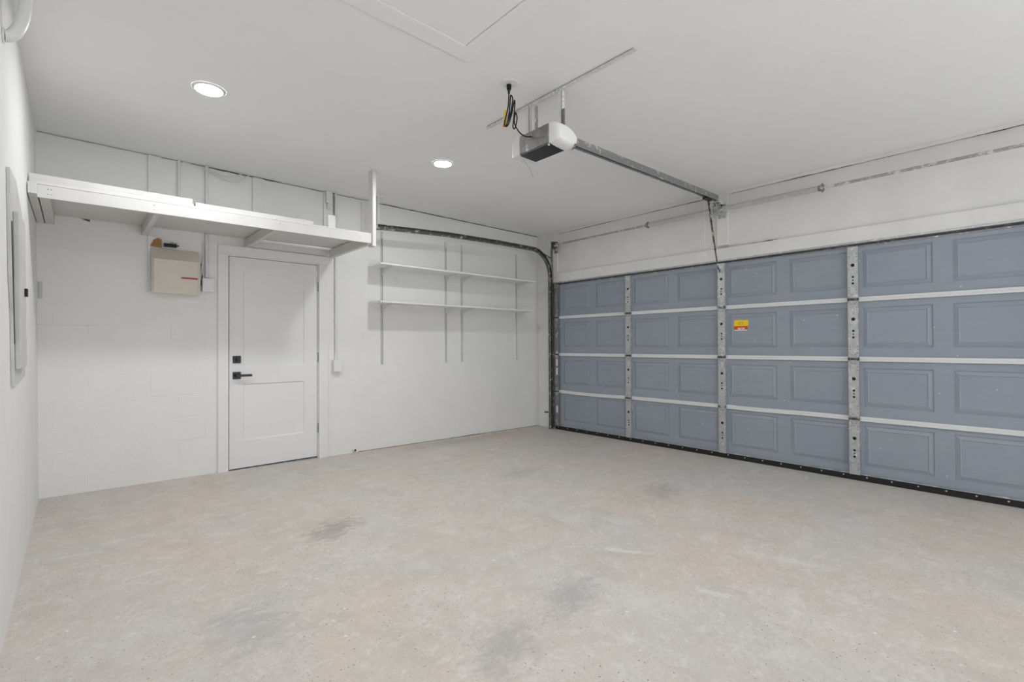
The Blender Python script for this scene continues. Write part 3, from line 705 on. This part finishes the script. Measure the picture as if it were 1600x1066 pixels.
# hanging ironwork of the opener
H = thing('slotted_ceiling_angle', 'long white perforated angle iron screwed flat to ceiling above opener', 'angle iron', (2.30, 2.15, HC-.03))
y0, y1 = 1.505, 2.80
hs = [('r', 2.319, y0+.022+i*.031, .008, .0095) for i in range(41)]
mb = plate(2.300, 2.336, y0, y1, hs, .002, lambda u, v, t_: (u, v, HC-.0032-t_)); 
hs2 = [('c', y0+.037+i*.031, HC-.015, .0055) for i in range(40)]
m2 = plate(y0, y1, HC-.026, HC-.003, hs2, .002, lambda u, v, t_: (2.300+t_, u, v)); mb.add(m2.v, m2.f)
mb.build('angle', M['white_metal'], H)
def strap(y, w_, ztop, zbot, mat, label):
    hs = [('c', 2.318, zbot+.02+i*.028, .0045) for i in range(int((ztop-zbot-.03)/.028))]
    a = plate(2.303, 2.333, zbot, ztop, hs, .002, lambda u, v, t_: (u, y+t_, v)); a.box(2.303, 2.305, y, y+.028, zbot, ztop)
    return tag(a.build('hanger_strap', mat), label, 'hanger strap', 'straps holding the opener')
strap(2.045, .03, HC-.02, 2.655, M['white_metal'], 'white perforated hanger strap nearer the camera above the opener')
mb = MB().box(2.303, 2.333, 2.043, 2.048, 2.575, 2.70); mb.box(2.303, 2.306, 2.020, 2.048, 2.575, 2.70); tag(mb.build('hanger_strap', M['galv_dark']), 'dark grey lower hanger strap end above the right lens', 'hanger strap', 'straps holding the opener')
strap(2.345, .03, HC-.02, 2.565, M['white_metal'], 'white perforated hanger strap on far side of the opener')
mb = MB().box(2.306, 2.334, 2.288, 2.291, 2.585, 2.82); mb.box(2.306, 2.309, 2.262, 2.288, 2.585, 2.76); tag(mb.build('hanger_strap', M['shaft']), 'patchy grey inner hanger strap behind the power cord', 'hanger strap', 'straps holding the opener')

# ceiling outlet and power cord
o_ = thing('ceiling_outlet', 'white round ceiling outlet cover holding the black cord plug', 'outlet', (2.03, 2.235, HC-.01))
mb = MB(); mb.lathe([(.056, 0), (.056, -.004), (.050, -.008), (.0005, -.008)], (2.03, 2.235, HC), 'z', 8); mb.build('cover_plate', M['white_plastic'], o_)
mb = MB(); mb.lathe([(.018, -.008), (.018, -.0105), (.0005, -.0105)], (2.052, 2.235, HC), 'z', 16); mb.build('receptacle', M['white_plastic'], o_)
pc = thing('power_cord', 'black power cord bundled in loops below the ceiling plug', 'cord', (2.05, 2.26, 2.50))
mb = MB(); mb.cyl((2.03, 2.247, HC-.0085), (2.03, 2.247, HC-.038), .016, 14, .014); mb.cyl((2.03, 2.247, HC-.038), (2.032, 2.25, HC-.065), .010, 10, .006); mb.build('plug', M['rubber'], pc)
def smooth_path(pts, n=8):
    P_ = [Vector(p) for p in pts]; out = []
    for i in range(len(P_)-1):
        a, b, c_, d_ = P_[max(i-1, 0)], P_[i], P_[i+1], P_[min(i+2, len(P_)-1)]
        for k in range(n):
            s = k/n; out.append(.5*((2*b)+(c_-a)*s+(2*a-5*b+4*c_-d_)*s*s+(3*b-a-3*c_+d_)*s**3))
    out.append(P_[-1]); return out
cord = [(2.031, 2.249, 2.785), (2.033, 2.254, 2.74), (2.03, 2.262, 2.68), (2.03, 2.29, 2.62), (2.04, 2.30, 2.600), (2.048, 2.285, 2.615), (2.046, 2.262, 2.68), (2.044, 2.250, 2.755),
        (2.040, 2.240, 2.775), (2.046, 2.230, 2.745), (2.040, 2.245, 2.66), (2.034, 2.272, 2.60), (2.030, 2.280, 2.585), (2.040, 2.262, 2.60), (2.052, 2.240, 2.68), (2.056, 2.226, 2.74), (2.054, 2.218, 2.715),
        (2.050, 2.225, 2.62), (2.052, 2.235, 2.575), (2.060, 2.225, 2.565), (2.060, 2.205, 2.62), (2.055, 2.215, 2.66), (2.055, 2.225, 2.60), (2.07, 2.215, 2.56), (2.10, 2.21, 2.535), (2.15, 2.215, 2.535), (2.20, 2.22, 2.55)]
mb = MB(); mb.tube(smooth_path(cord), .0042, 8); mb.build('cable', M['rubber'], pc, smooth=True)
mb = MB(); mb.box(2.036, 2.044, 2.285, 2.292, 2.615, 2.70); mb.prism([(2.283, 2.60), (2.300, 2.60), (2.312, 2.69), (2.297, 2.70)], 'x', 2.040, 2.0415); mb.build('yellow_tag', M['yellow'], pc)
mb = MB(); mb.box(2.038, 2.042, 2.302, 2.318, 2.595, 2.612); mb.build('plug_prong_cap', M['orange'], pc)

# ------------------------------------------------------------------ storage loft over the entry door
YF = 4.229; Z0 = 2.137
Lf = thing('storage_loft', 'white painted lumber storage loft hung over the entry door', 'loft shelf', (.95, 4.7, Z0))
mb = MB(); mb.add([(-.186,YF,2.131),(2.065,YF,2.152),(2.065,YF+.019,2.152),(-.186,YF+.019,2.131),(-.186,YF,2.213),(2.065,YF,2.235),(2.065,YF+.019,2.235),(-.186,YF+.019,2.213)],
       [(0,3,2,1),(4,5,6,7),(0,1,5,4),(1,2,6,5),(2,3,7,6),(3,0,4,7)])
fas = mb.build('fascia_board', M['white_wood'], Lf, bevel=.003)
for x in (-.135, -.12, .408, 1.25, 1.66, 1.95):
    for z in ((-.013, .018) if x < 1.6 else (0,)):
        zz = 2.172+x*.0095+z
        MB().lathe([(.004, 0), (.003, -.001)], (x, YF-.0001, zz), 'y', 8).build('screw', M['galv_dark'], fas)
mb = MB(); mb.box(2.066, 2.101, 4.213, 4.302, 2.128, HC-.0005); mb.build('hanging_post', M['white_wood'], Lf, bevel=.002)
for a, b, zt_ in ((-.178, -.128, 2.213), (.412, .452, 2.218), (1.205, 1.243, 2.223), (2.026, 2.065, 2.230)):
    mb = MB(); mb.box(a, b, YF+.020, YB-.001, 2.140, zt_-.001); mb.build('joist', M['white_wood'], Lf, bevel=.002)
mb = MB(); mb.box(-.2255, -.184, 4.18, YB-.001, 2.140, 2.213); mb.build('wall_ledger', M['white_wood'], Lf, bevel=.003)
mb = MB(); mb.add([(-.20,YF+.002,2.2150),(1.223,YF+.002,2.228),(1.223,YB-.001,2.228),(-.20,YB-.001,2.2150),(-.20,YF+.002,2.228),(1.223,YF+.002,2.240),(1.223,YB-.001,2.240),(-.20,YB-.001,2.228)],
       [(0,3,2,1),(4,5,6,7),(0,1,5,4),(1,2,6,5),(2,3,7,6),(3,0,4,7)]); mb.build('deck_board', M['deck_wood'], Lf)
mb = MB(); mb.add([(1.225,YF+.002,2.228),(2.065,YF+.002,2.2355),(2.065,YB-.045,2.2355),(1.225,YB-.030,2.228),(1.225,YF+.002,2.240),(2.065,YF+.002,2.2475),(2.065,YB-.045,2.2475),(1.225,YB-.030,2.240)],
       [(0,3,2,1),(4,5,6,7),(0,1,5,4),(1,2,6,5),(2,3,7,6),(3,0,4,7)]); mb.build('deck_board', M['deck_wood'], Lf)
mb = MB(); mb.box(1.245, 2.025, YB-.022, YB-.001, 2.150, 2.20); mb.build('wall_cleat', M['white_wood'], Lf)
def tilted(x0, x1, y0, y1, h, lift=0, name='lumber_board'):
    def zz(x): return 2.2298+.0085*(x+.2)+lift+.001
    v = [(x0,y0,zz(x0)),(x1,y0,zz(x1)),(x1,y1,zz(x1)),(x0,y1,zz(x0)),(x0,y0,zz(x0)+h),(x1,y0,zz(x1)+h),(x1,y1,zz(x1)+h),(x0,y1,zz(x0)+h)]
    return MB().add(v, [(0,3,2,1),(4,5,6,7),(0,1,5,4),(1,2,6,5),(2,3,7,6),(3,0,4,7)]).build(name, M['white_wood'], bevel=.003)
g = 'spare boards lying on the loft'
tag(tilted(-.222, .652, 4.262, 4.350, .019, 0), 'white board under the thicker one at left front of loft', 'board', g)
tag(tilted(-.222, .645, 4.270, 4.350, .038, .0195), 'thick white board topmost at left front of the loft', 'board', g)
tag(tilted(.662, 1.535, 4.262, 4.350, .034), 'white board lying along the loft front above the entry door', 'board', g)
mb = MB().box(1.672, 1.738, 4.285, 4.325, 2.2475, 2.368)
tag(mb.build('wood_block', M['white_wood'], bevel=.002), 'small white block standing upright on the loft deck', 'block')

# ------------------------------------------------------------------ furring boards, conduits and boxes on the back wall
g = 'furring boards on the block wall'
def furr(x0, x1, z0, z1, label, th=.018):
    o = MB().box(x0, x1, YB-th, YB-.0005, z0, z1).build('furring_board', M['furring'], bevel=.002)
    return tag(o, label, 'board', g)
f1 = furr(.452, .547, 1.655, 2.140, 'white furring board behind the cream metal box, below the loft')
f1 = furr(.452, .547, 2.2365, 2.838, 'white furring board above the loft, first from the left')
furr(1.268, 1.368, 2.245, 2.838, 'wide white furring board above the loft over the entry door')
furr(1.958, 2.058, 2.252, 2.838, 'white furring board beside the dark-edged conduit above the loft')
furr(2.385, 2.475, 2.36, 2.838, 'white furring board right behind the hanging loft post')
mb = MB().box(1.975, 2.035, YB-.055, YB-.0185, 2.72, HC-.002); mb.cyl((2.005, YB-.04, 2.72), (2.005, YB-.04, 2.66), .018, 12)
tag(mb.build('junction_fitting', M['white_metal'], bevel=.002), 'small white fitting at ceiling over the furring board', 'conduit fitting')
g = 'electrical conduits on the block wall'
def conduit(x, z0, z1, r, label, straps=(), mat='white_metal', y=None):
    t_ = thing('conduit', label, 'conduit', (x, YB-r, z0), g)
    MB().cyl((x, YB-r-.003, z0), (x, YB-r-.003, z1), r, 14).build('pipe', M[mat], t_, smooth=True)
    for z in straps: MB().box(x-r*2.1, x+r*2.1, YB-.003-r*.2, YB-.0005, z-.01, z+.01).add([], []).build('strap', M['white_metal'], t_)
    return t_
conduit(.672, 2.238, HC-.001, .011, 'thin white conduit between two furring boards above the loft', (2.5,))
conduit(.884, 1.817, 2.2200, .0135, 'white conduit below the loft deck leading to the switch box', (1.98,))
conduit(.884, 2.2405, HC-.001, .0135, 'white conduit above the loft where the loose cables sag', (2.45,))
conduit(2.088, 1.03, HC-.001, .0115, 'long white conduit running down to outlet right of entry door', (1.45, 2.6))
conduit(2.066, 2.25, HC-.001, .006, 'thin dark conduit beside the loft block above the deck', (), 'galv_dark')
# loose cables under the ceiling and beside the cream box
t_ = tag(MB().tube(smooth_path([(.70, YB-.012, 2.842), (.80, YB-.02, 2.825), (.90, YB-.035, 2.80), (.98, YB-.03, 2.768), (1.06, YB-.022, 2.748), (1.13, YB-.02, 2.758), (1.19, YB-.015, 2.80), (1.235, YB-.012, 2.842)]), .005, 8).build('cable', M['white_metal'], smooth=True), 'white cable sagging under the ceiling between conduit and board', 'cable', 'loose white cables')
tag(MB().tube(smooth_path([(.86, YB-.012, 2.835), (.95, YB-.03, 2.80), (1.03, YB-.035, 2.785), (1.10, YB-.015, 2.80), (1.17, YB-.012, 2.842)]), .004, 8).build('cable', M['white_metal'], smooth=True), 'upper of two white cables sagging under the ceiling', 'cable', 'loose white cables')
tag(MB().tube(smooth_path([(.852, YB-.01, 2.136), (.862, YB-.012, 2.04), (.850, YB-.014, 1.93), (.842, YB-.016, 1.85), (.834, YB-.014, 1.77), (.836, YB-.012, 1.70)]), .005, 8).build('cable', M['white_metal'], smooth=True), 'thin white cable between the cream box and its conduit', 'cable', 'loose white cables')
tag(MB().tube(smooth_path([(.846, YB-.006, 1.94), (.848, YB-.006, 1.88), (.850, YB-.006, 1.80), (.838, YB-.006, 1.74)]), .006, 8).build('cable', M['dark_iron'], smooth=True), 'short dark cable hidden beside the cream box', 'cable')

# cream metal box
cb = thing('control_box', 'cream metal wall box with a red stripe left of entry door', 'electrical box', (.63, YB-.06, 1.635))
YBX = 5.045
mb = MB(); mb.prism([(YB-.0185, 1.668), (YBX+.006, 1.648), (YBX+.006, 1.934), (YB-.0185, 2.045)], 'x', .472, .822); mb.build('body', M['cream'], cb, bevel=.004)
mb = MB(); mb.box(.482, .803, YBX-.006, YBX+.006, 1.643, 1.938); lid = mb.build('lid', M['cream'], cb, bevel=.004)
MB().box(.690, .800, YBX-.0072, YBX-.0058, 1.7795, 1.7935).build('red_stripe', M['red'], lid)
mb = MB()
for i, (a, b) in enumerate(((.678, .683), (.685, .689))): mb.box(a, b, YBX-.0072, YBX-.0058, 1.7795, 1.7935)
mb.build('black_mark', M['ink'], lid)
mb = MB(); mb.cyl((.803, YBX, 1.90), (.803, YBX, 1.68), .004, 8); mb.build('hinge', M['cream'], cb)
tag(MB().prism([(.468, 2.052), (.548, 2.046), (.548, 2.118), (.520, 2.128), (.492, 2.108)], 'y', YB-.026, YB-.0186).build('wood_scrap', M['brown']), 'brown bare wood scrap above the cream box', 'wood scrap')
mb = MB().box(.562, .655, YB-.045, YB-.02, 2.058, 2.088); 
for i in range(4): mb.cyl((.615+i*.012, YB-.032, 2.086), (.613+i*.014, YB-.030, 2.104), .002, 6)
mb.cyl((.655, YB-.032, 2.075), (.672, YB-.032, 2.077), .006, 8)
tag(mb.build('terminal_strip', M['dark_plastic']), 'small black terminal strip on top of the cream box', 'terminal strip')

def switch_plate(name, cx, cz, w_, h_, depth, label, cat, y=YB, paddle=True):
    t_ = thing(name, label, cat, (cx, y, cz-h_/2))
    MB().box(cx-w_/2, cx+w_/2, y-depth, y-.0005, cz-h_/2, cz+h_/2).build('cover_plate', M['white_plastic'], t_, bevel=.004)
    if paddle: MB().box(cx-.017, cx+.017, y-depth-.004, y-depth+.001, cz-.034, cz+.034).build('rocker', M['white_plastic'], t_, bevel=.002)
    return t_
sb = switch_plate('switch_box', .893, 1.746, .094, .122, .055, 'white surface switch box at end of conduit beside door casing', 'switch')
switch_plate('light_switch', .658, 1.311, .078, .120, .006, 'white rocker light switch on wall left of entry door', 'light switch')
ob = switch_plate('outlet_box', 2.095, .970, .085, .125, .055, 'white surface outlet box at conduit end right of entry door', 'outlet', paddle=False)
for dz in (-.026, .026):
    MB().lathe([(.016, 0), (.016, -.003), (.0005, -.003)], (2.095, YB-.055, .970+dz), 'y', 14).build('socket', M['white_plastic'], ob)
tag(MB().box(2.045, 2.155, YB-.003, YB-.0004, .872, 1.035).build('paint_patch_plate', M['white_metal']), 'flat white plate behind the surface outlet box', 'wall plate')

# small things on the walls
tag(MB().box(-.2145, -.195, YB-.012, YB-.0005, 1.560, 1.690).build('hinge_leaf', M['panel_grey'], bevel=.002), 'small painted metal strip in the corner of the left wall', 'metal strip')
mb = MB(); mb.cyl((2.300, YB-.004, .022), (2.300, YB-.030, .022), .022, 12, .018); mb.cyl((2.300, YB-.030, .022), (2.300, YB-.034, .022), .012, 10, mi=1)
tag(mb.build('pipe_stub', [M['white_metal'], M['black']]), 'small broken pipe stub low on the block wall right of entry door', 'pipe stub')
tag(MB().cyl((2.79, YB-.001, 2.015), (2.885, YB-.11, 1.875), .0035, 8).build('stick', M['shelf']), 'thin white stick poking out of wall between two shelves', 'stick')
tag(MB().prism([(.022, 2.214), (.080, 2.214), (.078, 2.196), (.066, 2.200)], 'y', YB-.004, YB-.0005).build('torn_flap', M['crack']), 'small dark torn gap on wall below the loft deck', 'torn patch')

# electric panel on the left wall
def wx(z): return XL0+(XL1-XL0)*z/HC
ep = thing('breaker_panel', 'tall grey-white breaker panel with small black latch on left wall', 'electrical panel', (-.22, 3.3, 1.02))
mb = MB()
a, b = wx(1.02), wx(1.97)
out = [(2.99,1.965),(3.30,1.985),(3.60,1.89),(3.63,1.82),(3.70,1.79),(3.72,1.03),(3.12,1.01),(3.09,1.35),(3.02,1.50)]
v = [(wx(z)+.0005, y, z) for y, z in out]+[(wx(z)+.012, y, z) for y, z in out]; n = len(out)
mb.add(v, [tuple(range(n)), tuple(range(n, 2*n))[::-1]]+[(i, (i+1) % n, n+(i+1) % n, n+i) for i in range(n)]); mb.build('back_plate', M['panel_grey'], ep)
mb = MB(); out = [(3.10,1.80),(3.45,1.82),(3.52,1.79),(3.53,1.11),(3.50,1.085),(3.14,1.085)]
v = [(wx(z)+.0125, y, z) for y, z in out]+[(wx(z)+.030, y, z) for y, z in out]; n = len(out)
mb.add(v, [tuple(range(n)), tuple(range(n, 2*n))[::-1]]+[(i, (i+1) % n, n+(i+1) % n, n+i) for i in range(n)]); dr = mb.build('panel_door', M['panel_grey'], ep, bevel=.003)
mb = MB(); mb.box(wx(1.45)+.030, wx(1.45)+.042, 3.395, 3.44, 1.438, 1.478); mb.build('latch', M['black'], dr, bevel=.003)
mb = MB(); mb.add([(wx(z)+e, y, z) for e in (.0125, .0145) for y, z in ((3.03,1.74),(3.05,1.74),(3.13,1.20),(3.11,1.20))], [(0,1,2,3),(4,7,6,5),(0,4,5,1),(1,5,6,2),(2,6,7,3),(3,7,4,0)]); mb.build('gap', M['black'], ep)  # black strip painted in as the shadow gap beside the panel door
wp = MB().box(wx(1.3)+.0005, wx(1.3)+.007, 3.99, 4.08, 1.245, 1.375).build('wall_plate', M['white_plastic'], bevel=.002); tag(wp, 'small blank white plate right of the breaker panel', 'wall plate')
# bent conduit at the top of the left wall
bc = thing('bent_pipe', 'thick white pipe elbow bending from left wall to ceiling', 'pipe', (-.18, 2.95, 2.47))
el = []
for i in range(13):
    a = PI/2*i/12; el.append((wx(2.5)+.004+.062*math.sin(a), 2.90+.03*i/12, 2.49+.20*(1-math.cos(a))))
el += [(wx(2.5)+.066, 2.93, 2.75), (wx(2.5)+.066, 2.93, HC-.001)]
MB().tube(el, .023, 16).build('elbow', M['white_plastic'], bc, smooth=True)
mb = MB(); mb.cyl((wx(2.5)+.001, 2.90, 2.49), (wx(2.5)+.008, 2.90, 2.49), .030, 16); mb.build('collar', M['white_plastic'], bc)

# ------------------------------------------------------------------ wall shelving
ords = ['leftmost slotted shelf standard, nearest the hanging loft post', 'second slotted shelf standard from the left, paired in the middle',
        'third slotted shelf standard from the left, paired in the middle', 'rightmost slotted shelf standard, nearest the garage door']
XS = [2.634, 3.528, 3.783, 4.771]
st0 = None
hs = []
for i in range(60):
    z = .985+i*.033
    if z > 2.51: break
    hs += [('r', -.0048, z, .0030, .0080), ('r', .0048, z, .0030, .0080)]
for x, lb_ in zip(XS, ords):
    if st0 is None:
        mb = plate(-.0125, .0125, .966, 2.522, hs, .0015, lambda u, v, t_: (x+u, YB-.0165+t_, v))
        mb.box(x-.0125, x-.011, YB-.015, YB-.0005, .966, 2.522); mb.box(x+.011, x+.0125, YB-.015, YB-.0005, .966, 2.522)
        mb.box(x-.0095, x+.0095, YB-.0018, YB-.0006, .968, 2.52, 1)  # grey strip behind the slots, painting their recess shade
        st0 = mb.build('shelf_standard', [M['white_metal'], M['panel_grey']]); tag(st0, lb_, 'shelf standard', 'slotted wall standards'); sx0 = x
    else:
        c = st0.copy(); col.objects.link(c); c.location = st0.location+Vector((x-sx0, 0, 0)); c['label'] = lb_
UP, LO = 2.084, 1.664
mb = MB().box(2.465, 4.885, 4.838, YB-.019, UP, UP+.018); tag(mb.build('shelf_board', M['shelf'], bevel=.002), 'upper long white wall shelf', 'shelf', 'long wall shelves')
mb = MB().box(2.465, 4.845, 4.845, YB-.024, LO, LO+.018); tag(mb.build('shelf_board', M['shelf'], bevel=.002), 'lower long white wall shelf', 'shelf', 'long wall shelves')
pos = ['on the leftmost standard', 'on the second standard from the left', 'on the third standard from the left', 'on the rightmost standard by the garage door']
br0 = None
for j, (zz, wh) in enumerate(((UP, 'upper'), (LO, 'lower'))):
    for x, ps in zip(XS, pos):
        lb_ = 'white steel bracket under the %s shelf %s' % (wh, ps)
        if br0 is None:
            mb = MB(); z = zz-.0006
            mb.prism([(YB-.017, z), (YB-.017, z-.075), (YB-.030, z-.072), (YB-.17, z-.020), (YB-.27, z-.010), (YB-.275, z)], 'x', x-.006, x+.006)
            br0 = tag(mb.build('shelf_bracket', M['white_metal'], bevel=.0015), lb_, 'shelf bracket', 'brackets of the wall shelves'); b0x, b0z = x, zz
        else:
            c = br0.copy(); col.objects.link(c); c.location = br0.location+Vector((x-b0x, 0, zz-b0z)); c['label'] = lb_
